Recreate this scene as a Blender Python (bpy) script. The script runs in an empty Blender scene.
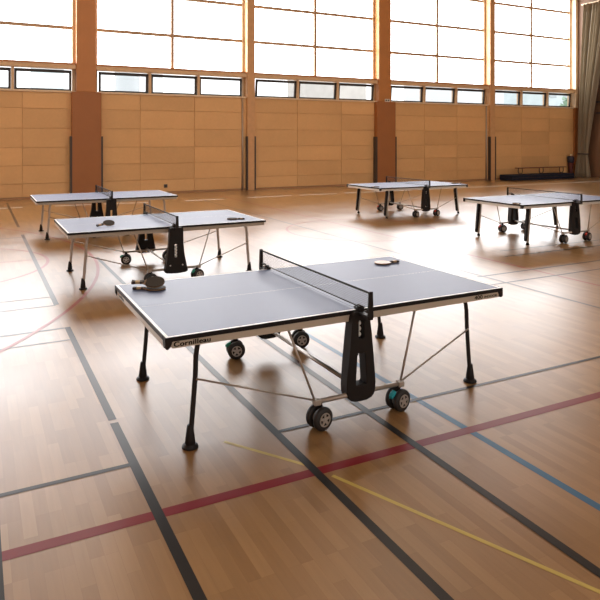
import bpy, bmesh, math, random
from mathutils import Vector, Matrix
C = bpy.context.scene.collection
PI = math.pi
rnd = random.Random(4)

# ------------------------------------------------------------------ materials
def mat(name, col, rough=.5, metal=0.0, coat=0.0, coat_rough=.1, coat_ior=1.5, spec=.5, bump=None, var=0.0, var_scale=8.0):
    m = bpy.data.materials.new(name); m.use_nodes = True
    nt = m.node_tree; b = nt.nodes['Principled BSDF']
    b.inputs['Base Color'].default_value = (*col, 1)
    b.inputs['Roughness'].default_value = rough
    b.inputs['Metallic'].default_value = metal
    b.inputs['Specular IOR Level'].default_value = spec
    b.inputs['Coat Weight'].default_value = coat
    b.inputs['Coat Roughness'].default_value = coat_rough
    b.inputs['Coat IOR'].default_value = coat_ior
    if var or bump:
        tc = nt.nodes.new('ShaderNodeTexCoord')
        n = nt.nodes.new('ShaderNodeTexNoise'); n.inputs['Scale'].default_value = var_scale; n.inputs['Detail'].default_value = 5
        nt.links.new(tc.outputs['Object'], n.inputs['Vector'])
        if var:
            r = nt.nodes.new('ShaderNodeMapRange'); r.inputs['To Min'].default_value = 1-var; r.inputs['To Max'].default_value = 1+var
            nt.links.new(n.outputs['Fac'], r.inputs['Value'])
            x = nt.nodes.new('ShaderNodeMix'); x.data_type = 'RGBA'; x.blend_type = 'MULTIPLY'; x.inputs['Factor'].default_value = 1
            x.inputs['A'].default_value = (*col, 1)
            nt.links.new(r.outputs['Result'], x.inputs['B']); nt.links.new(x.outputs['Result'], b.inputs['Base Color'])
        if bump:
            bp = nt.nodes.new('ShaderNodeBump'); bp.inputs['Strength'].default_value = bump; bp.inputs['Distance'].default_value = .005
            nt.links.new(n.outputs['Fac'], bp.inputs['Height']); nt.links.new(bp.outputs['Normal'], b.inputs['Normal'])
    return m

VARNISH = dict(rough=.345, ior=1.5)
def varnished(nt, col, ior=VARNISH['ior']):
    """diffuse wood or paint under a satin varnish film"""
    N = nt.nodes; L = nt.links
    out = [n for n in N if n.type == 'OUTPUT_MATERIAL'][0]
    N.remove(N['Principled BSDF'])
    d = N.new('ShaderNodeBsdfDiffuse'); g = N.new('ShaderNodeBsdfAnisotropic'); g.distribution = 'BECKMANN'
    f = N.new('ShaderNodeFresnel'); f.inputs['IOR'].default_value = ior
    g.inputs['Color'].default_value = (1, 1, 1, 1); g.inputs['Roughness'].default_value = VARNISH['rough']
    x = N.new('ShaderNodeMixShader')
    if isinstance(col, tuple): d.inputs['Color'].default_value = (*col, 1)
    else: L.new(col, d.inputs['Color'])
    L.new(f.outputs[0], x.inputs[0]); L.new(d.outputs[0], x.inputs[1]); L.new(g.outputs[0], x.inputs[2]); L.new(x.outputs[0], out.inputs['Surface'])
    return g
M = {}
M['black_plastic'] = mat('black plastic', (.013, .010, .009), .5, spec=.25)
M['black_metal'] = mat('black lacquered steel', (.02, .017, .016), .38, spec=.3)
M['edge'] = mat('black table edging', (.012, .010, .010), .5, spec=.2)
M['apron'] = mat('cream lacquered steel', (.54, .46, .36), .38)
M['apron_pale'] = mat('pale grey lacquered steel', (.62, .58, .52), .38)
M['apron_brown'] = mat('grey brown lacquered steel', (.42, .36, .29), .4)
M['pale_tube'] = mat('pale grey lacquered tube', (.68, .64, .58), .4)
M['silver'] = mat('brushed silver tube', (.50, .46, .42), .36, metal=.75)
M['tube'] = mat('champagne steel tube', (.47, .40, .33), .36, metal=.55)
M['top'] = mat('slate blue playing surface', (.125, .160, .275), .42, spec=.3, var=.03)
M['white_line'] = mat('white table line', (.82, .82, .80), .4)
M['rubber_tyre'] = mat('black rubber tyre', (.018, .016, .015), .5)
M['hub'] = mat('silver wheel hub', (.55, .50, .45), .35, metal=.6)
M['teal'] = mat('turquoise brake tab', (.02, .36, .42), .4)
M['green_tab'] = mat('green brake tab', (.03, .32, .22), .4)
M['red_tab'] = mat('red brake tab', (.55, .05, .035), .4)
M['white_ball'] = mat('white celluloid ball', (.85, .83, .76), .35)
M['letter'] = mat('dark lettering', (.012, .008, .007), .6, spec=.1)
M['letter_grey'] = mat('grey lettering', (.34, .32, .32), .5)
M['net_cord'] = mat('black net tape', (.015, .015, .016), .7)
M['net'] = mat('dark net mesh', (.03, .03, .035), .8)
M['screw'] = mat('light screw head', (.75, .72, .68), .4)
M['dark_rubber'] = mat('dark brown bat rubber', (.040, .030, .022), .7, spec=.2, var=.1, var_scale=30)
M['glare_rubber'] = mat('bat rubber with painted glare', (.66, .55, .48), .3, coat=.6, coat_rough=.15)  # window glare on the rubber painted in as a pale colour
M['ply'] = mat('bat plywood', (.33, .19, .10), .5)
M['handle_dark'] = mat('dark bat handle', (.045, .03, .025), .45)
M['handle_light'] = mat('light wood bat handle stripe', (.55, .38, .2), .45)
M['glulam'] = mat('orange brown glulam', (.52, .22, .065), .45, var=.10, var_scale=3)
M['clad'] = mat('dark brown pillar cladding', (.36, .14, .042), .5, var=.10, var_scale=2)
M['pine'] = mat('knotty pine post', (.64, .37, .175), .5, var=.16, var_scale=6)
M['frame_wood'] = mat('window beam wood', (.70, .48, .28), .5, var=.1, var_scale=4)
M['mullion'] = mat('mullion wood', (.46, .32, .20), .5)
M['jamb'] = mat('pale jamb wood', (.66, .50, .32), .5)
M['guard'] = mat('dark steel guard strip', (.055, .045, .04), .4)
M['sash'] = mat('dark sash', (.035, .026, .02), .4)
M['sill'] = mat('sill wood', (.80, .62, .42), .45)
M['ceil'] = mat('ceiling boards', (.42, .27, .15), .7)
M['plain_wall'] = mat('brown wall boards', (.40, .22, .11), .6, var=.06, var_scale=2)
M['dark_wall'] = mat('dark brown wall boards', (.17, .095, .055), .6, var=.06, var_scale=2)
M['curtain'] = mat('taupe curtain cloth', (.30, .255, .185), .85, bump=.2, var=.05, var_scale=20)
M['mat_navy'] = mat('navy mat cover', (.012, .016, .034), .7, spec=.2)
M['bench_wood'] = mat('dark red brown bench wood', (.16, .05, .025), .4)
M['sack_red'] = mat('dark red sack', (.085, .014, .012), .6)
M['sack_blue'] = mat('dark navy sack cover', (.02, .022, .045), .5)
M['cream'] = mat('cream knob', (.75, .68, .5), .5)
M['plate'] = mat('grey white sign plate', (.68, .66, .6), .5)
M['pale_building'] = mat('pale grey render', (.62, .63, .64), .8, var=.05)
M['brick_building'] = mat('grey brown block facade', (.46, .43, .40), .8, var=.15, var_scale=1.2)
M['teal_building'] = mat('grey green facade', (.50, .56, .57), .8, var=.2, var_scale=.8)
M['pale_ground'] = mat('pale yard', (.55, .55, .54), .9)
M['window_dark'] = mat('dull window glass', (.35, .38, .4), .2)
M['leaf'] = mat('grey green leaves', (.25, .36, .26), .8, var=.3, var_scale=3)

def line_mat(name, col):
    m = bpy.data.materials.new(name); m.use_nodes = True; varnished(m.node_tree, col, 1.24); return m
M['l_black'] = line_mat('black court line', (.026, .024, .024))
M['l_red'] = line_mat('dark red court line', (.20, .022, .028))
M['l_pink'] = line_mat('faded red court line', (.34, .09, .075))
M['l_blue'] = line_mat('blue court line', (.055, .15, .26))
M['l_yellow'] = line_mat('yellow court line', (.55, .42, .12))
M['l_white'] = line_mat('white floor streak', (.86, .83, .76))
M['l_grey'] = line_mat('faint grey court line', (.12, .11, .10))

def floor_material():
    m = bpy.data.materials.new('strip parquet'); m.use_nodes = True
    nt = m.node_tree; N = nt.nodes; L = nt.links
    tc = N.new('ShaderNodeTexCoord'); sp = N.new('ShaderNodeSeparateXYZ'); cb = N.new('ShaderNodeCombineXYZ')
    L.new(tc.outputs['Object'], sp.inputs[0])
    L.new(sp.outputs['Y'], cb.inputs['X']); L.new(sp.outputs['X'], cb.inputs['Y'])
    br = N.new('ShaderNodeTexBrick')
    br.offset = .37; br.offset_frequency = 3; br.squash = 1; br.squash_frequency = 2
    for k, v in (('Scale', 1), ('Mortar Size', .0006), ('Mortar Smooth', .2), ('Bias', 0), ('Brick Width', .48), ('Row Height', .066)):
        br.inputs[k].default_value = v
    br.inputs['Color1'].default_value = (.25, .132, .050, 1)
    br.inputs['Color2'].default_value = (.33, .185, .076, 1)
    br.inputs['Mortar'].default_value = (.24, .125, .048, 1)
    L.new(cb.outputs[0], br.inputs['Vector'])
    mp = N.new('ShaderNodeMapping'); mp.inputs['Scale'].default_value = (40, 3, 1); L.new(tc.outputs['Object'], mp.inputs['Vector'])
    n1 = N.new('ShaderNodeTexNoise'); n1.inputs['Scale'].default_value = 1; n1.inputs['Detail'].default_value = 6; L.new(mp.outputs[0], n1.inputs['Vector'])
    n2 = N.new('ShaderNodeTexNoise'); n2.inputs['Scale'].default_value = 1.1; n2.inputs['Detail'].default_value = 3; L.new(tc.outputs['Object'], n2.inputs['Vector'])
    ad = N.new('ShaderNodeMath'); ad.operation = 'ADD'; L.new(n1.outputs['Fac'], ad.inputs[0]); L.new(n2.outputs['Fac'], ad.inputs[1])
    r = N.new('ShaderNodeMapRange'); r.inputs['From Min'].default_value = .5; r.inputs['From Max'].default_value = 1.5
    r.inputs['To Min'].default_value = .86; r.inputs['To Max'].default_value = 1.14; L.new(ad.outputs[0], r.inputs['Value'])
    x = N.new('ShaderNodeMix'); x.data_type = 'RGBA'; x.blend_type = 'MULTIPLY'; x.inputs['Factor'].default_value = 1
    L.new(br.outputs['Color'], x.inputs['A']); L.new(r.outputs['Result'], x.inputs['B'])
    g = varnished(nt, x.outputs['Result'])
    r2 = N.new('ShaderNodeMapRange'); r2.inputs['To Min'].default_value = VARNISH['rough']-.04; r2.inputs['To Max'].default_value = VARNISH['rough']+.04
    L.new(n2.outputs['Fac'], r2.inputs['Value']); L.new(r2.outputs['Result'], g.inputs['Roughness'])
    return m

def panel_material():
    m = bpy.data.materials.new('wood board panels'); m.use_nodes = True
    nt = m.node_tree; N = nt.nodes; L = nt.links; b = N['Principled BSDF']
    g = N.new('ShaderNodeNewGeometry'); tc = N.new('ShaderNodeTexCoord')
    n = N.new('ShaderNodeTexNoise'); n.inputs['Scale'].default_value = 14; n.inputs['Detail'].default_value = 6; L.new(tc.outputs['Object'], n.inputs['Vector'])
    n2 = N.new('ShaderNodeTexNoise'); n2.inputs['Scale'].default_value = .8; n2.inputs['Detail'].default_value = 3; L.new(tc.outputs['Object'], n2.inputs['Vector'])
    a = N.new('ShaderNodeMath'); a.operation = 'MULTIPLY_ADD'; a.inputs[1].default_value = .16; a.inputs[2].default_value = .92
    L.new(g.outputs['Random Per Island'], a.inputs[0])
    c = N.new('ShaderNodeMath'); c.operation = 'MULTIPLY_ADD'; c.inputs[1].default_value = .12; c.inputs[2].default_value = -.06; L.new(n.outputs['Fac'], c.inputs[0])
    e = N.new('ShaderNodeMath'); e.operation = 'MULTIPLY_ADD'; e.inputs[1].default_value = .2; e.inputs[2].default_value = -.1; L.new(n2.outputs['Fac'], e.inputs[0])
    s1 = N.new('ShaderNodeMath'); L.new(a.outputs[0], s1.inputs[0]); L.new(c.outputs[0], s1.inputs[1])
    s2 = N.new('ShaderNodeMath'); L.new(s1.outputs[0], s2.inputs[0]); L.new(e.outputs[0], s2.inputs[1])
    x = N.new('ShaderNodeMix'); x.data_type = 'RGBA'; x.blend_type = 'MULTIPLY'; x.inputs['Factor'].default_value = 1
    x.inputs['A'].default_value = (.73, .445, .20, 1); L.new(s2.outputs[0], x.inputs['B'])
    L.new(x.outputs['Result'], b.inputs['Base Color']); b.inputs['Roughness'].default_value = .55
    return m

WIN = 8.4
def pane_material(WIN, name):
    m = bpy.data.materials.new(name); m.use_nodes = True
    nt = m.node_tree; N = nt.nodes; L = nt.links
    for n in list(N): N.remove(n)
    o = N.new('ShaderNodeOutputMaterial'); em = N.new('ShaderNodeEmission')
    tc = N.new('ShaderNodeTexCoord'); mp = N.new('ShaderNodeMapping'); mp.inputs['Scale'].default_value = (2.2, 1, .12); L.new(tc.outputs['Object'], mp.inputs[0])
    n = N.new('ShaderNodeTexNoise'); n.inputs['Scale'].default_value = 1.0; n.inputs['Detail'].default_value = 3; L.new(mp.outputs[0], n.inputs['Vector'])
    r = N.new('ShaderNodeMapRange'); r.inputs['To Min'].default_value = .93*WIN; r.inputs['To Max'].default_value = 1.07*WIN; L.new(n.outputs['Fac'], r.inputs['Value'])
    em.inputs['Color'].default_value = (.97, .98, 1.0, 1)
    L.new(r.outputs['Result'], em.inputs['Strength']); L.new(em.outputs[0], o.inputs['Surface'])
    return m
def glass_material():
    m = bpy.data.materials.new('clear pane'); m.use_nodes = True
    nt = m.node_tree; N = nt.nodes; L = nt.links
    for n in list(N): N.remove(n)
    o = N.new('ShaderNodeOutputMaterial'); t = N.new('ShaderNodeBsdfTransparent'); t.inputs[0].default_value = (.95, .97, .97, 1)
    g = N.new('ShaderNodeBsdfGlossy'); g.inputs['Roughness'].default_value = .02
    x = N.new('ShaderNodeMixShader'); x.inputs[0].default_value = .06
    L.new(t.outputs[0], x.inputs[1]); L.new(g.outputs[0], x.inputs[2]); L.new(x.outputs[0], o.inputs['Surface'])
    return m
def fill_lamp_material():
    m = bpy.data.materials.new('fill lamp diffuser'); m.use_nodes = True
    b = m.node_tree.nodes['Principled BSDF']; b.inputs['Base Color'].default_value = (.9, .9, .88, 1)
    b.inputs['Emission Color'].default_value = (1, .93, .80, 1); b.inputs['Emission Strength'].default_value = 50.0
    return m
M['floor'] = floor_material(); M['panel'] = panel_material(); M['pane'] = pane_material(WIN, 'daylit translucent pane'); M['pane_fill'] = pane_material(1.2, 'added rear fill pane'); M['glass'] = glass_material(); M['lamp'] = fill_lamp_material()  # the rear pane's glow is added fill light

# ------------------------------------------------------------------ mesh helpers
class MB:
    def __init__(s): s.bm = bmesh.new(); s.mats = []; s.cur = 0
    def use(s, m):
        m = M[m]
        if m not in s.mats: s.mats.append(m)
        s.cur = s.mats.index(m); return s
    def _tag(s, faces):
        for f in faces: f.material_index = s.cur
    def box(s, x0, x1, y0, y1, z0, z1, bev=0):
        vs = [s.bm.verts.new((x, y, z)) for x in (x0, x1) for y in (y0, y1) for z in (z0, z1)]
        q = [(0, 1, 3, 2), (4, 6, 7, 5), (0, 4, 5, 1), (2, 3, 7, 6), (0, 2, 6, 4), (1, 5, 7, 3)]
        fs = [s.bm.faces.new([vs[i] for i in f]) for f in q]; s._tag(fs)
        if bev:
            es = list({e for f in fs for e in f.edges})
            r = bmesh.ops.bevel(s.bm, geom=es, offset=bev, segments=2, affect='EDGES', profile=.5)
            s._tag(r['faces'])
        return s
    def tube(s, pts, rad, n=10, closed=False):
        pts = [Vector(p) for p in pts]; R = rad if isinstance(rad, (list, tuple)) else [rad]*len(pts)
        rings = []; k = len(pts); up = None
        for i, p in enumerate(pts):
            if closed: t = pts[(i+1) % k]-pts[i-1]
            else: t = pts[min(i+1, k-1)]-pts[max(i-1, 0)]
            t.normalize()
            if up is None:
                up = Vector((0, 0, 1)) if abs(t.z) < .9 else Vector((1, 0, 0))
            a = t.cross(up).normalized(); b2 = a.cross(t).normalized(); up = b2
            rings.append([s.bm.verts.new(p+(a*math.cos(2*PI*j/n)+b2*math.sin(2*PI*j/n))*R[i]) for j in range(n)])
        fs = []
        for i in range(k if closed else k-1):
            A, B = rings[i], rings[(i+1) % k]
            for j in range(n): fs.append(s.bm.faces.new((A[j], A[(j+1) % n], B[(j+1) % n], B[j])))
        for f in fs: f.smooth = True
        if not closed: fs += [s.bm.faces.new(rings[0][::-1]), s.bm.faces.new(rings[-1])]
        s._tag(fs); return s
    def lathe(s, prof, o=(0, 0, 0), n=24, axis='z', smooth=True):
        # prof: (radius, height) from bottom to top; caps closed
        rings = []
        for r, h in prof:
            ring = []
            for j in range(n):
                c, d = r*math.cos(2*PI*j/n), r*math.sin(2*PI*j/n)
                v = {'z': (c, d, h), 'y': (c, h, -d), 'x': (h, c, d)}[axis]
                ring.append(s.bm.verts.new(Vector(v)+Vector(o)))
            rings.append(ring)
        fs = []
        for A, B in zip(rings, rings[1:]):
            for j in range(n):
                f = s.bm.faces.new((A[j], A[(j+1) % n], B[(j+1) % n], B[j])); f.smooth = smooth; fs.append(f)
        fs += [s.bm.faces.new(rings[0][::-1]), s.bm.faces.new(rings[-1])]
        s._tag(fs); return s
    def prism(s, poly, depth, fn, holes=(), bev=0):
        # poly: 2D outline; fn(u, v, w) -> xyz, w from 0 to depth
        loops = [poly]+list(holes); front = []; sides = []
        layers = []
        for w in (0, depth):
            vl = [[s.bm.verts.new(fn(u, v, w)) for u, v in lp] for lp in loops]; layers.append(vl)
            edges = []
            for lp in vl:
                for i in range(len(lp)): edges.append(s.bm.edges.new((lp[i], lp[(i+1) % len(lp)])))
            r = bmesh.ops.triangle_fill(s.bm, use_beauty=True, edges=edges)
            front += [g for g in r['geom'] if isinstance(g, bmesh.types.BMFace)]
        for a, b in zip(layers[0], layers[1]):
            for i in range(len(a)):
                j = (i+1) % len(a); sides.append(s.bm.faces.new((a[i], a[j], b[j], b[i])))
        s._tag(front+sides)
        if bev:
            es = [e for e in {e for f in sides for e in f.edges} if len(e.link_faces) == 2 and any(f in front for f in e.link_faces)]
            r = bmesh.ops.bevel(s.bm, geom=es, offset=bev, segments=2, affect='EDGES', profile=.5); s._tag(r['faces'])
        return s
    def quad(s, pts):
        f = s.bm.faces.new([s.bm.verts.new(p) for p in pts]); s._tag([f]); return s
    def sphere(s, c, r, n=16):
        q = bmesh.ops.create_uvsphere(s.bm, u_segments=n, v_segments=n//2+2, radius=r, matrix=Matrix.Translation(c))
        fs = {f for v in q['verts'] for f in v.link_faces}
        for f in fs: f.smooth = True
        s._tag(fs); return s
    def build(s, name, parent=None, loc=None, rot=None):
        bmesh.ops.recalc_face_normals(s.bm, faces=s.bm.faces[:])
        if name == 'court_line':
            for f in s.bm.faces:
                f.normal_update()
                if f.normal.z < 0: f.normal_flip()
        me = bpy.data.meshes.new(name); s.bm.to_mesh(me); s.bm.free()
        for m in s.mats: me.materials.append(m)
        o = bpy.data.objects.new(name, me); C.objects.link(o)
        if parent: o.parent = parent
        if loc: o.location = loc
        if rot: o.rotation_euler = rot
        return o

def tag(o, label=None, cat=None, group=None, kind=None):
    if label: o['label'] = label
    if cat: o['category'] = cat
    if group: o['group'] = group
    if kind: o['kind'] = kind
    return o
def struct(o, label=None, cat=None, group=None):
    return tag(o, label, cat, group, 'structure')
def empty(name, loc=(0, 0, 0), rz=0):
    o = bpy.data.objects.new(name, None); C.objects.link(o); o.location = loc; o.rotation_euler = (0, 0, rz); o.empty_display_size = .1
    return o
def copy_tree(o, parent=None):
    c = o.copy(); C.objects.link(c)
    if parent: c.parent = parent
    for ch in list(o.children): copy_tree(ch, c)
    return c
def lettering(name, text, size, material, parent, loc, rot, embolden=0.0, xs=1.0, depth=.0008):
    cu = bpy.data.curves.new(name, 'FONT'); cu.body = text; cu.size = size; cu.extrude = depth; cu.space_character = 1.06
    t = bpy.data.objects.new(name, cu); C.objects.link(t)
    dg = bpy.context.evaluated_depsgraph_get(); me = bpy.data.meshes.new_from_object(t.evaluated_get(dg))
    bpy.data.objects.remove(t); bpy.data.curves.remove(cu)
    if embolden:   # heavier strokes: the glyphs repeated with a small shift
        bm = bmesh.new()
        for dx, dy in ((-1, -1), (1, -1), (-1, 1), (1, 1), (0, 0)):
            n0 = len(bm.verts); bm.from_mesh(me); bm.verts.ensure_lookup_table()
            for v in bm.verts[n0:]: v.co.x += dx*embolden; v.co.y += dy*embolden*.5
        bm.to_mesh(me); bm.free()
    me.name = name; me.materials.clear(); me.materials.append(M[material])
    o = bpy.data.objects.new(name, me); C.objects.link(o); o.parent = parent
    w = max(v.co.x for v in me.vertices)-min(v.co.x for v in me.vertices)
    o.location = loc; o.rotation_euler = rot; o.scale = (xs, 1, 1)
    return o, w

# ------------------------------------------------------------------ setting
WY = 17.5            # room face of the far wall
XL, XR = -17.0, 25.0
YB = -14.0
H = 10.6
GT = 9.12         # top of the glazing, set low to cut glare on the floor
fl = MB().use('floor'); fl.box(XL, XR+.3, YB, WY+.4, -.12, 0); floor = fl.build('floor'); struct(floor, 'glossy strip parquet sports floor with coloured court lines', 'floor')

zlev = [0]
def line(label, m, segs, w):
    zlev[0] += 1; z = .0008+.00025*(zlev[0] % 8)
    b = MB().use(m)
    for (x0, y0, x1, y1) in segs:
        d = Vector((x1-x0, y1-y0)); n = Vector((-d.y, d.x)).normalized()*w/2
        b.quad([(x0+n.x, y0+n.y, z), (x0-n.x, y0-n.y, z), (x1-n.x, y1-n.y, z), (x1+n.x, y1+n.y, z)])
    tag(b.build('court_line', floor), label)
def arc(label, m, cx, cy, r, a0, a1, w, n=64):
    zlev[0] += 1; z = .0008+.00025*(zlev[0] % 8)
    b = MB().use(m); P = []
    for i in range(n+1):
        a = math.radians(a0+(a1-a0)*i/n); P.append((math.cos(a), math.sin(a)))
    vi = [b.bm.verts.new((cx+(r-w/2)*c, cy+(r-w/2)*s, z)) for c, s in P]; vo = [b.bm.verts.new((cx+(r+w/2)*c, cy+(r+w/2)*s, z)) for c, s in P]
    b._tag([b.bm.faces.new((vi[i], vo[i], vo[i+1], vi[i+1])) for i in range(n)])
    tag(b.build('court_line', floor), label)
line('long dark red line across the front', 'l_red', [(-9, -1.127, 9, -1.397)], .078)
line('black line passing left of the nearest table', 'l_black', [(-1.54, -6, -1.54, -.06), (-1.54, -.01, -1.54, 2.40)], .055)
line('black line crossing to the left picture edge', 'l_black', [(-6, -.67, -1.565, -.67)], .04)
line('black line at the lower left corner', 'l_black', [(-2.30, -6, -2.30, -.7)], .045)
line('black line running under the nearest table', 'l_black', [(-.61, -6, -.61, 6.2)], .055)
line('black line right of the one under the nearest table', 'l_black', [(.11, -6, .11, 2.2)], .055)
line('thin black cross line under the caster wheels', 'l_black', [(-.585, -.70, 7, -.79)], .035)
line('blue line beyond the black ones', 'l_blue', [(.555, -6, .555, 2.2)], .055)
line('thin yellow diagonal line', 'l_yellow', [(.62, -4.15, -.545, -1.335), (-.61, -1.185, -.96, -.66)], .026)
line('dark line left of the middle tables', 'l_black', [(-1.54, 3.38, -1.54, 9.4), (-1.54, 10.6, -1.54, 16.4)], .06)
line('faint grey cross line beside the black line end', 'l_grey', [(-6, 2.38, -1.57, 2.38)], .045)
line('second faint grey cross line', 'l_grey', [(-6, 1.96, -1.57, 1.96)], .03)
line('third faint grey cross line', 'l_grey', [(-6, 3.36, -1.55, 3.36)], .03)
line('fourth faint grey cross line', 'l_grey', [(-6, 3.8, -1.57, 3.8)], .03)
arc('large faded red curve on the left', 'l_pink', -8.18, 6.43, 7.52, -52, 52, .045)
arc('small faded red curve on the left', 'l_pink', -3.15, 6.43, 1.8, -90, 90, .05)
line('faded red line inside the small curve', 'l_pink', [(-6, 6.45, -1.38, 6.45)], .04)
line('faint line behind the small curve', 'l_grey', [(-6, 9.03, -1.5, 9.03)], .04)
line('red line on the right part of the floor', 'l_pink', [(4.98, -5, 4.98, 16.6)], .05)
line('grey line beside the red one on the right', 'l_grey', [(4.01, -5, 4.01, 14.4)], .05)
line('dark cross line on the right', 'l_black', [(3.9, 2.21, 9.5, 2.21)], .045)
line('second dark cross line on the right', 'l_black', [(3.4, 1.77, 9.5, 1.77)], .04)
line('dark line in front of the right table', 'l_black', [(5.4, 3.15, 12, 3.10)], .05)
line('dark line under the right table', 'l_black', [(5.7, 3.56, 12, 3.56)], .04)
arc('faint red circle in the middle', 'l_pink', 5.0, 6.9, 1.6, 0, 360, .05)
line('broken white streak along the far wall', 'l_white', [(-5, 14.9, -1.2, 14.85), (-.35, 14.8, .7, 14.75), (1.0, 14.75, 2.3, 14.6), (3.45, 14.55, 4.7, 14.5), (5.55, 14.6, 7.2, 14.6), (7.5, 14.6, 8.95, 14.55), (9.3, 14.6, 12.2, 14.5), (12.5, 14.5, 24.9, 14.4)], .17)  # white streak in separate flat segments

# far wall: board panels in rows, bay by bay
rows = [.06, .49, 1.07, 1.65, 2.28, 2.93, 3.47]
w = MB().use('panel')
bays = [(-11.0, -5.4, (-9.1, -7.2)), (-5.1, .50, (-3.1, -1.05)), (1.30, 6.74, (2.72, 4.68)), (7.02, 12.55, (8.89, 10.92)), (13.42, 18.98, (15.2, 17.05)), (19.30, 24.77, (21.1, 23.0)), (-17, -11.3, (-15, -13))]
g = .006
for x0, x1, js in bays:
    xs = [x0, *js, x1]
    for a, b2 in zip(xs, xs[1:]):
        for z0, z1 in zip(rows, rows[1:]):
            w.box(a+g, b2-g, WY-.03, WY, z0+g, z1-g, bev=.004)
w.box(XL, XR+.3, WY, WY+.06, 0, 3.5)
wall_back = struct(w.build('wall_back'), 'far wall of light brown wood board panels', 'wall')
b = MB().use('guard')
for x0, x1, js in bays: b.use('plain_wall').box(x0, x1, WY-.035, WY, 0, .06)
struct(b.build('baseboard_back'), 'brown baseboard of the far wall', 'baseboard')
# fixings dots on the panels
# side, rear walls, ceiling
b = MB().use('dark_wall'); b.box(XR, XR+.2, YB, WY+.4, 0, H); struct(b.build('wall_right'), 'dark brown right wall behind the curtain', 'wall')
b = MB().use('plain_wall'); b.box(XL-.2, XL, YB, WY+.4, 0, H); struct(b.build('wall_left'), 'brown left wall', 'wall')
b = MB().use('panel'); b.box(XL, XR, YB-.2, YB, 0, 3.5); b.box(XL, XR, YB-.2, YB, 10.2, H); struct(b.build('wall_front'), 'brown wall behind the viewer', 'wall')
b = MB().use('ceil'); b.box(XL-.2, XR+.2, YB-.2, WY+.4, H, H+.2); struct(b.build('ceiling'), 'wooden ceiling', 'ceiling')
b = MB().use('pane_fill'); b.quad([(XL, YB-.1, 3.5), (XR, YB-.1, 3.5), (XR, YB-.1, 10.2), (XL, YB-.1, 10.2)])  # unseen glowing band, added to light the room from behind the viewer
wn = b.build('pane')
b = MB().use('mullion')
for i in range(15): b.box(XL+i*3-.06, XL+i*3+.06, YB-.1, YB+.02, 3.5, 10.2)
for z in (5.66, 7.05, 8.44): b.box(XL, XR, YB-.1, YB+.01, z-.05, z+.05)
wf = b.build('window_6'); wn.parent = wf; struct(wf, 'unseen window band added behind the viewer for fill light', 'window')

# pillars and posts
def pillar(x, label):
    r = empty('pillar', (x, WY, 0))
    b = MB().use('glulam'); b.box(-.31, .31, -.16, .35, 3.5, H, bev=.01); b.build('shaft', r)
    b = MB().use('clad'); b.box(-.47, .47, -.26, .1, 0, 3.49, bev=.012); b.build('cladding', r)
    for s in (-1, 1):
        b = MB().use('guard'); b.box(s*.49-.03, s*.49+.03, -.27, -.04, 0, 2.02, bev=.004); b.build('guard_strip', r)
    return struct(r, label, 'pillar')
def post(x, label):
    r = empty('pillar', (x, WY, 0))
    b = MB().use('pine'); b.box(-.155, .155, -.15, .35, 0, H, bev=.01); b.build('shaft', r)
    for s in (-1, 1):
        b = MB().use('guard'); b.box(s*.16-.025, s*.16+.025, -.175, -.03, 0, 2.03, bev=.004); b.build('guard_strip', r)
    b = MB().use('tube'); b.tube([(-.32, -.06, 0), (-.32, -.06, 3.45)], .035); b.build('pipe', r)
    return struct(r, label, 'pillar')
pillar(.905, 'wide orange brown pillar left of the farthest left table')
pillar(13.0, 'wide orange brown pillar behind the back right table, small sign plate on it')
pillar(-11.2, 'wide orange brown pillar outside the left of the view')
post(6.87, 'slim pine post between the two wide pillars')
post(19.12, 'slim pine post left of the navy mat')
post(-5.25, 'slim pine post outside the left of the view')
b = MB().use('jamb'); b.box(24.82, 24.99, WY-.14, WY+.2, 3.5, H, bev=.01); struct(b.build('trim_1'), 'pale corner jamb beside the last window', 'trim')
b = MB().use('clad'); b.box(24.78, 25.0, WY-.10, WY, 0, 3.5, bev=.01); struct(b.build('trim_2'), 'brown corner board below the jamb', 'trim')
for i, xa in enumerate((.32, 12.44, 1.49-.02, 13.55)):
    pass
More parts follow.
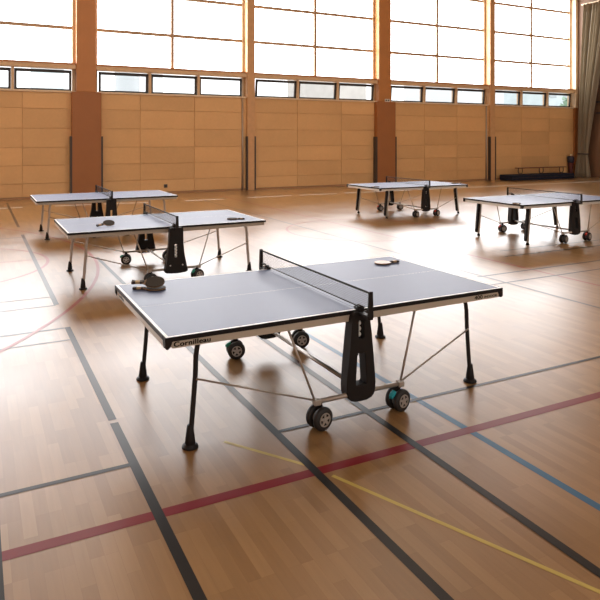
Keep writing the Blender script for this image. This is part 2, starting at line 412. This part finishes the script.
# glazing
GY = WY+.25
wcount = 0
wb = [(-11.0, -5.42, 1), (-5.08, .585, 2), (1.225, 6.71, 3), (7.03, 12.68, 4), (13.32, 18.95, 5), (19.29, 24.81, 7), (-17, -11.3, 8)]
tilts = {4: .10, 5: .07, 7: .07}
names = {2: 'left of the first wide pillar', 3: 'between the first wide pillar and the slim post', 4: 'between the slim post and the second wide pillar', 5: 'right of the second wide pillar', 7: 'last bay before the curtain', 1: 'beyond the left of the view', 8: 'far beyond the left of the view'}
for x0, x1, n in wb:
    fr = MB().use('mullion')
    for z in (5.66, 7.03, 8.40): fr.box(x0, x1, GY-.06, GY+.05, z-.056, z+.056)
    xm = (x0+x1)/2-.03
    fr.box(xm-.055, xm+.055, GY-.07, GY+.05, 4.42, GT)
    fr.use('jamb').box(x0, x0+.09, GY-.10, GY+.05, 3.5, GT); fr.box(x1-.09, x1, GY-.10, GY+.05, 3.5, GT)
    win = fr.build('window_%d' % n); fr = MB().use('glulam'); fr.box(x0, x1, WY-.1, GY+.15, GT, H); fr.build('glare_header', win); struct(win, 'tall window grid, '+names[n], 'window')  # unseen beam above the glazing, added to cut glare on the near floor
    b = MB().use('frame_wood'); b.box(x0, x1, WY-.10, GY+.04, 4.26, 4.40, bev=.01); b.use('glulam').box(x0, x1, WY-.11, GY+.03, 4.40, 4.455); b.build('transom', win)
    b = MB().use('sill'); b.box(x0, x1, WY-.07, GY+.1, 3.47, 3.53, bev=.006); b.build('sill', win)
    b = MB().use('pane'); b.quad([(x0, GY+.03, 4.42), (x1, GY+.03, 4.42), (x1, GY+.03, GT), (x0, GY+.03, GT)]); b.build('pane', win)
    # three low hopper sashes
    span = (x1-x0-.14)/3
    for k in range(3):
        a0 = x0+.07+k*span+.05; a1 = x0+.07+(k+1)*span-.05
        if k < 2:
            b = MB().use('frame_wood'); b.box(a1+.01, a1+.09, WY-.02, GY+.04, 3.53, 4.26); b.build('mullion', win)
        t = tilts.get(n, .02)
        f = .075
        b = MB().use('sash')
        hgt = .68
        b.box(a0, a1, -.03, .03, 0, .05); b.box(a0, a1, -.03, .03, hgt-.10, hgt); b.box(a0, a0+f, -.03, .03, 0, hgt); b.box(a1-f, a1, -.03, .03, 0, hgt)
        s_ = b.build('sash', win, (0, GY-.12, 3.545), (t, 0, 0))
        b = MB().use('glass'); b.quad([(a0+f, 0, .05), (a1-f, 0, .05), (a1-f, 0, hgt-.1), (a0+f, 0, hgt-.1)]); b.build('pane', s_)
# unseen lamps added as fill light, kept out of the floor reflections
for x, y in ((-9, 9.5), (-1, 9.5), (6.5, 7.5), (14, 3.2), (21, .2), (-9, 2), (-1, 2.5), (6.5, 0), (14, -4), (21, -7)):
    r = empty('fill_lamp', (x, y, H))
    b = MB().use('plate'); b.box(-.75, .75, -.25, .25, -.10, 0, bev=.01); b.build('housing', r)
    b = MB().use('lamp'); b.box(-.7, .7, -.21, .21, -.115, -.1); b.build('diffuser', r)
    tag(r, 'unseen long lamp added on the wooden ceiling for fill light', 'lamp', 'added fill lamps')
# outside
b = MB().use('pale_ground'); b.box(-60, 140, WY+.5, 120, -.3, -.2); struct(b.build('ground'), 'pale yard outside the windows', 'ground')
def building(x0, x1, y, h, m, label, cols, rowsn):
    r = empty('building', ((x0+x1)/2, y, -.2)); hw = (x1-x0)/2
    b = MB().use(m); b.box(-hw, hw, 0, 10, 0, h); b.use('pale_building').box(-hw-.2, hw+.2, -.2, 10.2, h, h+.4); b.build('wall', r)
    for i in range(cols):
        for j in range(rowsn):
            cx = -hw+(i+.5)*2*hw/cols; z = 1.2+j*3.0
            b = MB().use('window_dark'); b.box(cx-.6, cx+.6, -.06, .1, z, z+1.5); b.build('window', r)
    tag(r, label, 'building')
building(2.0, 3.6, 46, 14, 'teal_building', 'narrow grey green building seen through the leftmost low window', 1, 4)
building(9.3, 11.2, 46, 13, 'pale_building', 'pale grey building seen through low window right of first pillar', 1, 4)
building(27.5, 31.0, 46, 12, 'brick_building', 'grey brown block seen through low windows left of second wide pillar', 2, 4)
building(43, 49, 46, 12, 'pale_building', 'pale building seen through low windows right of second wide pillar', 3, 4)
building(60, 78, 50, 12, 'teal_building', 'long grey green building seen through last low windows', 7, 4)
for i, (x, y, s) in enumerate(((52, 38, 1.0), (57.5, 40, 1.2))):
    r = empty('tree', (x, y, -.2))
    b = MB().use('bench_wood'); b.tube([(0, 0, 0), (.05, 0, 2.5*s), (0, .1, 4.5*s)], [.22, .16, .08]); b.build('trunk', r)
    b = MB().use('leaf')
    rr = random.Random(i)
    for k in range(420):
        a = rr.uniform(0, 2*PI); h = rr.uniform(-1, 1); q = math.sqrt(1-h*h); d = rr.uniform(.6, 1)**.5*2.4*s
        p = Vector((math.cos(a)*q*d, math.sin(a)*q*d, 5.2*s+h*d*.9)); u = Vector((rr.gauss(0, 1), rr.gauss(0, 1), rr.gauss(0, 1))).normalized()*.35
        v = u.cross(Vector((rr.gauss(0, 1), rr.gauss(0, 1), 1))).normalized()*.22
        b.quad([p-u, p-v, p+u, p+v])
    b.build('crown', r)
    tag(r, ['small grey green tree outside, left of its twin', 'larger grey green tree outside, before the long grey green building'][i], 'tree')

# ------------------------------------------------------------------ table tennis tables
def rrect(hx0, hx1, z0, z1, rad, n=6):
    # rounded trapezoid: half width hx0 at the bottom z0, hx1 at the top z1
    pts = []
    cor = [(-hx0, z0, PI, 1.5*PI), (hx0, z0, 1.5*PI, 2*PI), (hx1, z1, 0, .5*PI), (-hx1, z1, .5*PI, PI)]
    for cx, cz, a0, a1 in cor:
        ox = cx+(rad if cx < 0 else -rad); oz = cz+(rad if cz == z0 else -rad)
        for i in range(n+1):
            a = a0+(a1-a0)*i/n; pts.append((ox+rad*math.cos(a), oz+rad*math.sin(a)))
    return pts

def make_table(kind, label):
    """kind: dark (black legs), silver (silver legs, flared panels), cover (black leg covers)"""
    T = empty('table_tennis_table'); tag(T, label, 'table', 'table tennis tables')
    # two playing halves
    for s in (-1, 1):
        b = MB().use('top'); x0, x1 = (.003, 1.37)
        b.box(min(s*x0, s*x1), max(s*x0, s*x1), -.7625, .7625, .741, .7595)
        b.use('white_line')
        zt = .7601
        def q(a, c, y0, y1): b.quad([(s*a, y0, zt), (s*c, y0, zt), (s*c, y1, zt), (s*a, y1, zt)])
        q(.003, 1.35, -.7625, -.7425); q(.003, 1.35, .7425, .7625); q(1.35, 1.37, -.7625, .7625); q(.003, 1.35, -.0012, .0012)
        half = b.build('playing_surface', T)
        b = MB().use('edge')
        e0, e1 = min(s*.004, s*1.374), max(s*.004, s*1.374)
        b.box(e0, e1, -.7665, -.7615, .732, .7592); b.box(e0, e1, .7615, .7665, .732, .7592)
        xe = s*1.3695; b.box(min(xe, xe+s*.005), max(xe, xe+s*.005), -.7665, .7665, .732, .7592)
        b.box(e0+.0, e1, -.76, .76, .735, .741)
        b.build('edging', T)
        # aprons
        am = {'dark': 'apron', 'silver': 'apron_brown', 'cover': 'apron_pale'}[kind]
        for t in (-1, 1):
            poly = [(s*.015, .684), (s*1.330, .690), (s*1.352, .733), (s*.015, .733)]
            b = MB().use(am); b.prism(poly, .022, lambda u, v, ww, t=t: (u, t*(.758-ww), v), bev=.002)
            ap = b.build('apron', T)
            if kind == 'dark' and t == -1 and s == -1:
                o, wd = lettering('lettering', 'Cornilleau', .042, 'letter', ap, (-1.322, -.7585, .697), (PI/2, 0, 0), .0015); o.scale.x = .236/wd
                o.rotation_euler = (PI/2, 0, 0)
            if kind == 'dark' and t == -1 and s == 1:
                o, wd = lettering('lettering', '400', .042, 'letter', ap, (1.083, -.7585, .697), (PI/2, 0, 0), .001); o.scale.x = .084/wd
                o, wd = lettering('lettering', 'INDOOR', .024, 'letter', ap, (1.183, -.7585, .699), (PI/2, 0, 0), .0006); o.scale.x = .135/wd
        b = MB().use('apron_pale'); xa = s*1.345
        b.box(min(xa, xa+s*.02), max(xa, xa+s*.02), -.735, .735, .682, .733, bev=.002)
        ap = b.build('end_apron', T)
        if kind == 'dark' and s == -1:
            o, wd = lettering('lettering', 'Cornilleau', .036, 'letter_grey', ap, (-1.3662, .66, .695), (PI/2, 0, -PI/2), .0006); o.scale.x = .2/wd
        # black corner protectors
        for t in (() if kind == 'silver' else (-1, 1)):
            b = MB().use('black_plastic')
            poly = [(1.376, .758), (1.376, .70), (1.368, .688), (1.356, .686), (1.340, .702), (1.328, .735)]
            b.prism([(s*u, v) for u, v in poly], .05, lambda u, v, ww, t=t: (u, t*(.7675-ww), v), bev=.004)
            b.build('corner_cap', T)
        # legs
        lr = .020 if kind == 'silver' else .0165
        lm = {'dark': 'black_metal', 'silver': 'silver', 'cover': 'pale_tube'}[kind]
        for t in (-1, 1):
            y = t*.63; ox = -.012 if kind == 'dark' else 0
            b = MB().use(lm)
            if kind != 'cover':
                b.tube([(s*xx+ox, y, zz) for xx, zz in ((1.085, .735), (1.10, .69), (1.118, .64), (1.128, .58), (1.132, .45), (1.16, .10), (1.166, .03))], lr)
                leg = b.build('leg', T)
                b = MB().use('black_plastic')
                b.lathe([(.050, 0), (.053, .006), (.050, .015), (.027, .021), (.034, .030), (.031, .055), (.020, .14), (.0165, .145)], (s*1.166+ox, y, 0), 20); b.build('foot', leg)
            else:
                b.tube([(s*1.06+.035, y, .735), (s*1.07+.043, y, .66), (s*1.135+.040, y, .04)], .022)
                leg = b.build('leg', T)
                b = MB().use('black_plastic')
                c0, c1 = s*1.075-.012, s*1.135-.012
                b.prism([(c0-.026, .655), (c0+.026, .665), (c0+.03, .60), (c1+.022, .10), (c1+.012, .07), (c1-.014, .07), (c1-.026, .11), (c0-.034, .60)], .045, lambda u, v, ww, t=t: (u, t*(.655-ww), v), bev=.005); tag(b.build('leg_cover', leg), 'black leg cover')
                b = MB().use('black_plastic'); b.lathe([(.032, 0), (.034, .01), (.025, .03), (.019, .06)], (s*1.135+.040, y, 0), 16); b.build('foot', leg)
            tm = 'tube'
            b = MB().use(tm); lx, lz = (1.132, .435) if kind != 'cover' else (1.09, .42)
            b.tube([(s*lx+ox, t*.648, lz), (s*.36, t*.775, .195)], .0065, 8)
            b.build('brace', T)
            b = MB().use(tm); b.tube([(s*.535, t*.72, .70), (s*.355, t*.775, .19)], .0085, 8); b.build('strut', T)
            # twin wheel caster
            cs = empty('caster', (s*.325, -.785 if t < 0 else .745, 0), rz={-1: .20, 1: -.20}[t]); cs.parent = T
            b = MB().use('black_plastic')
            b.box(-.022, .022, -.008, .008, .06, .165, bev=.003); b.lathe([(.018, .15), (.022, .165), (.012, .19)], (0, 0, 0), 14); b.tube([(0, -.05, .079), (0, .05, .079)], .008)
            b.build('fork', cs)
            for yy in (-.037, .037):
                b = MB().use('rubber_tyre'); wv = .021
                b.lathe([(.050, -wv), (.068, -wv), (.0765, -wv*.65), (.079, 0), (.0765, wv*.65), (.068, wv), (.050, wv)], (0, yy, .079), 28, 'y'); 
                b.build('tyre', cs)
                for face in (-1, 1):
                    yo = yy+face*.0222
                    b = MB().use('hub')
                    ring = [(.046*math.cos(a*PI/14), .046*math.sin(a*PI/14)) for a in range(28)]; inn = [(.038*math.cos(a*PI/14), .038*math.sin(a*PI/14)) for a in range(28)]
                    b.prism(ring, .004, lambda u, v, ww: (u, yo+face*ww, v+.079), holes=[inn])
                    for k in range(5):
                        a = k*2*PI/5+.3; c, d = math.cos(a), math.sin(a)
                        p = [(c*.008-d*.010, d*.008+c*.010), (c*.040-d*.007, d*.040+c*.007), (c*.040+d*.007, d*.040-c*.007), (c*.008+d*.010, d*.008-c*.010)]
                        b.prism(p, .004, lambda u, v, ww: (u, yo+face*ww, v+.079))
                    b.lathe([(.012, min(0, face*.006)), (.014, max(0, face*.006))], (0, yo, .079), 14, 'y')
                    b.build('hub', cs)
            tabm = None
            if kind == 'dark': tabm = {(1, -1): 'teal', (-1, 1): 'green_tab'}.get((s, t))
            if kind == 'silver': tabm = {(1, -1): 'green_tab', (-1, 1): 'green_tab'}.get((s, t))
            if kind == 'cover': tabm = {(1, -1): 'red_tab', (-1, 1): 'red_tab'}.get((s, t))
            if tabm:
                b = MB().use(tabm); b.prism([(-.088, .105), (-.055, .125), (-.045, .145), (-.055, .155), (-.08, .145), (-.095, .125)], .03, lambda u, v, ww: (u, -.030+ww, v), bev=.004)
                tag(b.build('brake_tab', cs), {'teal': 'turquoise brake tab', 'green_tab': 'green brake tab', 'red_tab': 'red brake tab'}[tabm])
    for t in (-1, 1):
        b = MB().use('tube'); b.tube([(-.36, t*.785, .185), (.36, t*.785, .185)], .016, 12)
        for s in (-1, 1): b.box(s*.345-.025, s*.345+.025, t*.785-.024, t*.785+.024, .165, .205, bev=.006)
        b.build('lower_rail', T)
        # side panel
        if kind == 'silver':
            out = [(-.088, .752), (.088, .752), (.098, .55), (.112, .40), (.135, .28), (.155, .19), (.156, .170), (.13, .155), (.07, .142), (0, .138), (-.07, .142), (-.13, .155), (-.156, .170), (-.155, .19), (-.135, .28), (-.112, .40), (-.098, .55)][::-1]
            holes = [rrect(.024, .024, .345, .535, .012, 3)]; y0, dp = .885, .085
        else:
            hw_ = [(0, .130), (.045, .132), (.082, .143), (.104, .162), (.116, .195), (.119, .245), (.115, .31), (.103, .42), (.092, .52), (.083, .61), (.074, .70), (.066, .735), (.052, .752)]
            out = hw_+[(-u, v) for u, v in hw_[:0:-1]]
            holes = [rrect(.021, .021, .565, .695, .008, 3), rrect(.044, .031, .245, .465, .012, 3)]; y0, dp = .808, .09
        b = MB().use('black_plastic'); b.prism(out, dp, lambda u, v, ww, t=t: (u, t*(y0-ww), v), holes=holes, bev=.006)
        sp = b.build('side_panel', T)
        if kind == 'silver':
            b = MB().use('screw')
            for sx in (-1, 1): b.lathe([(.009, 0), (.009, .005)], (sx*.085, t*y0-(.005 if t < 0 else 0), .25), 12, 'y')
            b.build('screw', sp)
        # net post and clamp
        b = MB().use('black_plastic')
        b.prism([(-.017, .742), (.017, .742), (.013, .915), (-.011, .915)], .022, lambda u, v, ww, t=t: (u, t*(.925-ww), v), bev=.003); b.build('net_post', T)
        b = MB().use('black_plastic'); b.box(-.022, .022, min(t*.755, t*.92), max(t*.755, t*.92), .722, .752, bev=.004)
        b.box(-.02, .02, min(t*.74, t*.80), max(t*.74, t*.80), .7612, .775, bev=.003)
        b.box(-.02, .02, min(t*.775, t*.80), max(t*.775, t*.80), .745, .79, bev=.003)
        b.tube([(-.014, t*.73, .772), (-.014, t*.79, .802), (-.014, t*.86, .80)], .005, 6); b.tube([(-.014, t*.73, .772), (-.014, t*.86, .772)], .005, 6)
        b.build('net_clamp', T)
    # net
    b = MB().use('net')
    z0, z1, hw = .780, .908, .915
    n = 142
    for i in range(n+1):
        y = -hw+2*hw*i/n; b.box(-.0005, .0005, y-.0005, y+.0005, z0, z1)
    for j in range(1, 10):
        z = z0+(z1-z0)*j/10; b.box(-.0007, .0007, -hw, hw, z-.0005, z+.0005)
    b.build('net', T)
    b = MB().use('net_cord'); b.box(-.004, .004, -.915, .915, .8985, .9125, bev=.002); b.build('net_tape', T)
    b = MB().use('net_cord'); b.tube([(0, -.915, .783), (0, .915, .783)], .0042, 8); b.build('net_cord', T)
    # long bar joining the two rails, with its dark end block
    b = MB().use('silver'); b.tube([(0, -.77, .21), (0, .77, .21)], .016, 12); b.build('cross_bar', T)
    return T
T_main = make_table('dark', 'nearest table tennis table, slate blue top, black legs, cream apron with dark lettering')
T_mid = make_table('silver', 'silver legged table tennis table directly behind the nearest one, two bats on it')
T_far = copy_tree(T_mid); T_far['label'] = 'silver legged table tennis table farthest left near the wide pillar, no bat on it'
T_back = make_table('cover', 'table tennis table with black leg covers near the far wall, before the second wide pillar')
T_right = copy_tree(T_back); T_right['label'] = 'table tennis table with black leg covers, cut by the right picture edge'
T_mid.location = (.02, 4.66, 0); T_far.location = (.012, 9.13, 0); T_back.location = (7.614, 8.724, 0); T_right.location = (7.707, 4.42, 0)

# ------------------------------------------------------------------ balls in the panel slots
def balls(tx, ty, yoff, zs, where):
    nm = {2: ['lower', 'upper'], 3: ['lowest', 'middle', 'topmost'], 4: ['lowest', 'second lowest', 'second highest', 'topmost']}[len(zs)]
    for z, w_ in zip(zs, nm):
        b = MB().use('white_ball'); b.sphere((0, 0, 0), .0198)
        o = b.build('table_tennis_ball', None, (tx, ty+yoff, z))
        tag(o, '%s white ball in the slot of %s' % (w_, where), 'ball', 'balls in the table side panels')
balls(0, 0, -.765, (.587, .627, .667), "the nearest table's black side panel")
balls(.02, 4.66, -.845, (.366, .406, .446, .486), "the side panel right behind the nearest table")
balls(7.614, 8.724, -.765, (.587, .627), "the black panel on the back right table")
balls(7.707, 4.42, -.765, (.587, .627, .667), "the panel at the right picture edge")

# ------------------------------------------------------------------ bats
def make_bat(top, label, loc, rz, tilt=(0, 0), under='dark_rubber'):
    r = empty('table_tennis_bat', loc); r.rotation_euler = (tilt[0], tilt[1], rz)
    tag(r, label, 'bat', 'table tennis bats')
    def outline(a, bb, sh):
        return [(a*math.cos(k*PI/18), bb*math.sin(k*PI/18)+0) for k in range(36)]
    o = outline(.079, .075, 0)
    # blade along +x, handle towards -x ; base at z = 0
    z0 = .008
    b = MB().use('ply'); b.prism(o, .006, lambda u, v, ww: (u, v, z0+ww)); b.prism([(-.10, -.014), (-.055, -.045), (-.055, .045), (-.10, .014)], .006, lambda u, v, ww: (u, v, z0+ww)); b.build('blade', r)
    o2 = [(min(max(u, -.066), .078), v*.985) for u, v in outline(.078, .075, 0)]
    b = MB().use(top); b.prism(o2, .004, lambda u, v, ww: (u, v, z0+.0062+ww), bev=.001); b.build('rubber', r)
    b = MB().use(under); b.prism(o2, .004, lambda u, v, ww: (u, v, z0-.0042+ww), bev=.001); b.build('rubber', r)
    b = MB().use('handle_dark'); hp = [(-.082, -.0125), (-.15, -.0125), (-.178, -.0165), (-.182, -.012), (-.182, .012), (-.178, .0165), (-.15, .0125), (-.082, .0125)]
    b.prism(hp, .022, lambda u, v, ww: (u, v, z0-.008+ww), bev=.004); h = b.build('handle', r)
    b = MB().use('handle_light'); b.box(-.15, -.115, -.0128, .0128, z0-.003, z0+.0145); b.build('handle_stripe', h)
    return r
ZT = .7604
a0 = -.48
make_bat('dark_rubber', 'dark bat lying flat under the tilted bat on the nearest table', (-1.115, .465, ZT), a0+.02)
make_bat('dark_rubber', 'dark brown bat resting tilted on top of another on the nearest table', (-1.115, .50, ZT+.042), a0+.05, (.36, 0))
make_bat('glare_rubber', 'bat with window glare painted on top, alone on the far half of the nearest table', (1.07, .47, ZT), PI+a0+.42)
make_bat('dark_rubber', 'dark bat tilted on the left half of the table behind', (-.765, 4.345, ZT+.03), .35, (.35, -.12))
make_bat('dark_rubber', 'dark bat at the right end of the table behind the nearest', (.99, 4.20, ZT), PI-.30-.15)
make_bat('dark_rubber', 'dark bat at the near left corner of the back right table', (6.34, 8.27, ZT), .3)
make_bat('dark_rubber', 'dark bat at the right end of the back right table', (8.82, 8.28, ZT), PI-.4)
make_bat('dark_rubber', 'dark bat at the near left corner of the table cut by the right edge', (6.38, 3.83, ZT), 1.0)

# ------------------------------------------------------------------ things by the far wall
# curtain drawn to the right wall, tied low
def curtain():
    r = empty('curtain', (24.7, 16.8, 0)); tag(r, 'tall taupe pleated curtain gathered and tied in the right corner', 'curtain')
    b = MB().use('curtain'); X0 = 24.66
    prof = [(0.0, 16.38, 17.28, .12), (.5, 16.45, 17.22, .11), (1.0, 16.52, 17.12, .08), (1.17, 16.54, 17.10, .05), (1.4, 16.52, 17.10, .07), (2.2, 16.4, 17.08, .10), (3.4, 16.2, 17.04, .13), (5.0, 15.9, 16.95, .15), (6.5, 15.6, 16.88, .16), (7.6, 15.4, 16.82, .17), (8.62, 15.2, 16.76, .20)]
    n = 150; rings = []
    for z, ya, yb, amp in prof:
        row = []
        for i in range(n+1):
            t = i/n; y = yb+(ya-yb)*t
            x = X0+1.25*amp*math.sin(t*2*PI*7.5+.8*math.sin(t*9))*(.75+.25*math.sin(t*31))+.02*math.sin(t*50+z)
            row.append(b.bm.verts.new((x-24.7, y-16.8, z)))
        rings.append(row)
    fs = []
    for A, B in zip(rings, rings[1:]):
        for i in range(n): fs.append(b.bm.faces.new((A[i], A[i+1], B[i+1], B[i])))
    for f in fs: f.smooth = True
    b._tag(fs)
    o = b.build('cloth', r)
    sd = o.modifiers.new('s', 'SUBSURF'); sd.levels = 1; sd.render_levels = 1
    so = o.modifiers.new('t', 'SOLIDIFY'); so.thickness = .012
    b = MB().use('guard'); P = [(-.04+.10*math.cos(a*PI/12), .02+.30*math.sin(a*PI/12), 1.17) for a in range(24)]; b.tube(P, .03, 8, closed=True); b.build('tie_band', r)
    b = MB().use('sill'); b.tube([(-.04, .1, 8.66), (-.04, -2.2, 8.66)], .03, 10); b.build('rail', r)
    return r
curtain()
# navy mat with bench on it
r = empty('gym_mat', (21.74, 16.85, 0)); tag(r, 'long low navy crash mat lying at the foot of the far wall', 'mat')
b = MB().use('mat_navy'); b.box(-2.28, 1.86, -.38, .42, 0, .25, bev=.03); b.build('pad', r)
b = MB().use('guard'); b.box(-2.29, 1.87, -.385, -.377, .115, .13); b.build('seam', r)
r = empty('bench', (21.92, 17.0, .25)); tag(r, 'low dark wooden bench standing on the navy mat', 'bench')
b = MB().use('bench_wood'); b.box(-1.62, 1.62, -.13, .13, .27, .31, bev=.008); b.build('seat', r)
for x in (-1.40, 0, 1.40):
    b = MB().use('guard'); b.tube([(x-.12, 0, .27), (x-.14, 0, .12), (x-.09, 0, .02), (x+.09, 0, .02), (x+.14, 0, .12), (x+.12, 0, .27)], .02, 8); b.build('leg', r)
r = empty('sack', (24.33, 17.28, 0)); tag(r, 'narrow dark red sack with navy top leaning in the corner beside the curtain', 'sack')
b = MB().use('sack_red'); b.lathe([(.07, 0), (.09, .05), (.11, .4), (.14, .72)], (0, 0, 0), 18); b.build('body', r)
b = MB().use('sack_blue'); b.lathe([(.145, .72), (.165, .78), (.17, .98), (.14, 1.04), (.06, 1.06)], (0, 0, 0), 18); b.build('top_cover', r)
b = MB().use('cream'); b.sphere((.03, 0, 1.10), .055, 12); b.build('knob', r)
# little sign plate and socket
r = empty('sign_plate', (13.04, WY-.262, 3.55)); tag(r, 'small grey sign plate on the second wide pillar below the windows', 'sign')
b = MB().use('plate'); b.box(-.13, .13, -.012, .0, -.06, .06, bev=.003); b.build('plate', r)
b = MB().use('guard'); b.box(-.10, -.03, -.015, -.011, -.03, .03); b.box(.02, .09, -.015, -.011, -.03, .03); b.build('mark', r)
r = empty('wall_socket', (3.62, WY-.03, .26)); tag(r, 'small dark socket low on the far wall right of farthest left table', 'socket')
b = MB().use('guard'); b.box(-.06, .06, -.03, 0, -.06, .06, bev=.006); b.build('plate', r)
b = MB().use('sash'); b.lathe([(.03, -.034), (.03, -.028)], (0, 0, 0), 14, 'y'); b.build('outlet', r)
r = empty('wall_rail', (24.97, 16.0, 0)); tag(r, 'dark double rail on the right wall behind the curtain', 'rail')
for z in (3.2, 3.75):
    b = MB().use('guard'); b.box(-.05, .03, -4, .28, z-.05, z+.05, bev=.005); b.build('bar', r)

# ------------------------------------------------------------------ light, world, camera
wd = bpy.data.worlds.new('overcast sky'); bpy.context.scene.world = wd; wd.use_nodes = True
bg = wd.node_tree.nodes['Background']; bg.inputs[0].default_value = (.97, .98, 1.0, 1); bg.inputs[1].default_value = 2.1

cam = bpy.data.cameras.new('camera'); co = bpy.data.objects.new('camera', cam); C.objects.link(co)
co.location = (-2.389, -4.476, 1.964); co.rotation_euler = (PI/2, 0, -.479)
cam.sensor_fit = 'HORIZONTAL'; cam.sensor_width = 36; cam.lens = 36*625.38/600
cam.shift_x = 0; cam.shift_y = -(300-138.03)/600
cam.clip_end = 400
sc = bpy.context.scene; sc.camera = co
sc.view_settings.view_transform = 'Standard'; sc.view_settings.look = 'None'; sc.view_settings.gamma = 1; sc.view_settings.use_curve_mapping = False
sc.view_settings.exposure = 0.28
sc.cycles.use_denoising = True
sc.cycles.max_bounces = 8; sc.cycles.diffuse_bounces = 5
sc.cycles.sample_clamp_indirect = 6
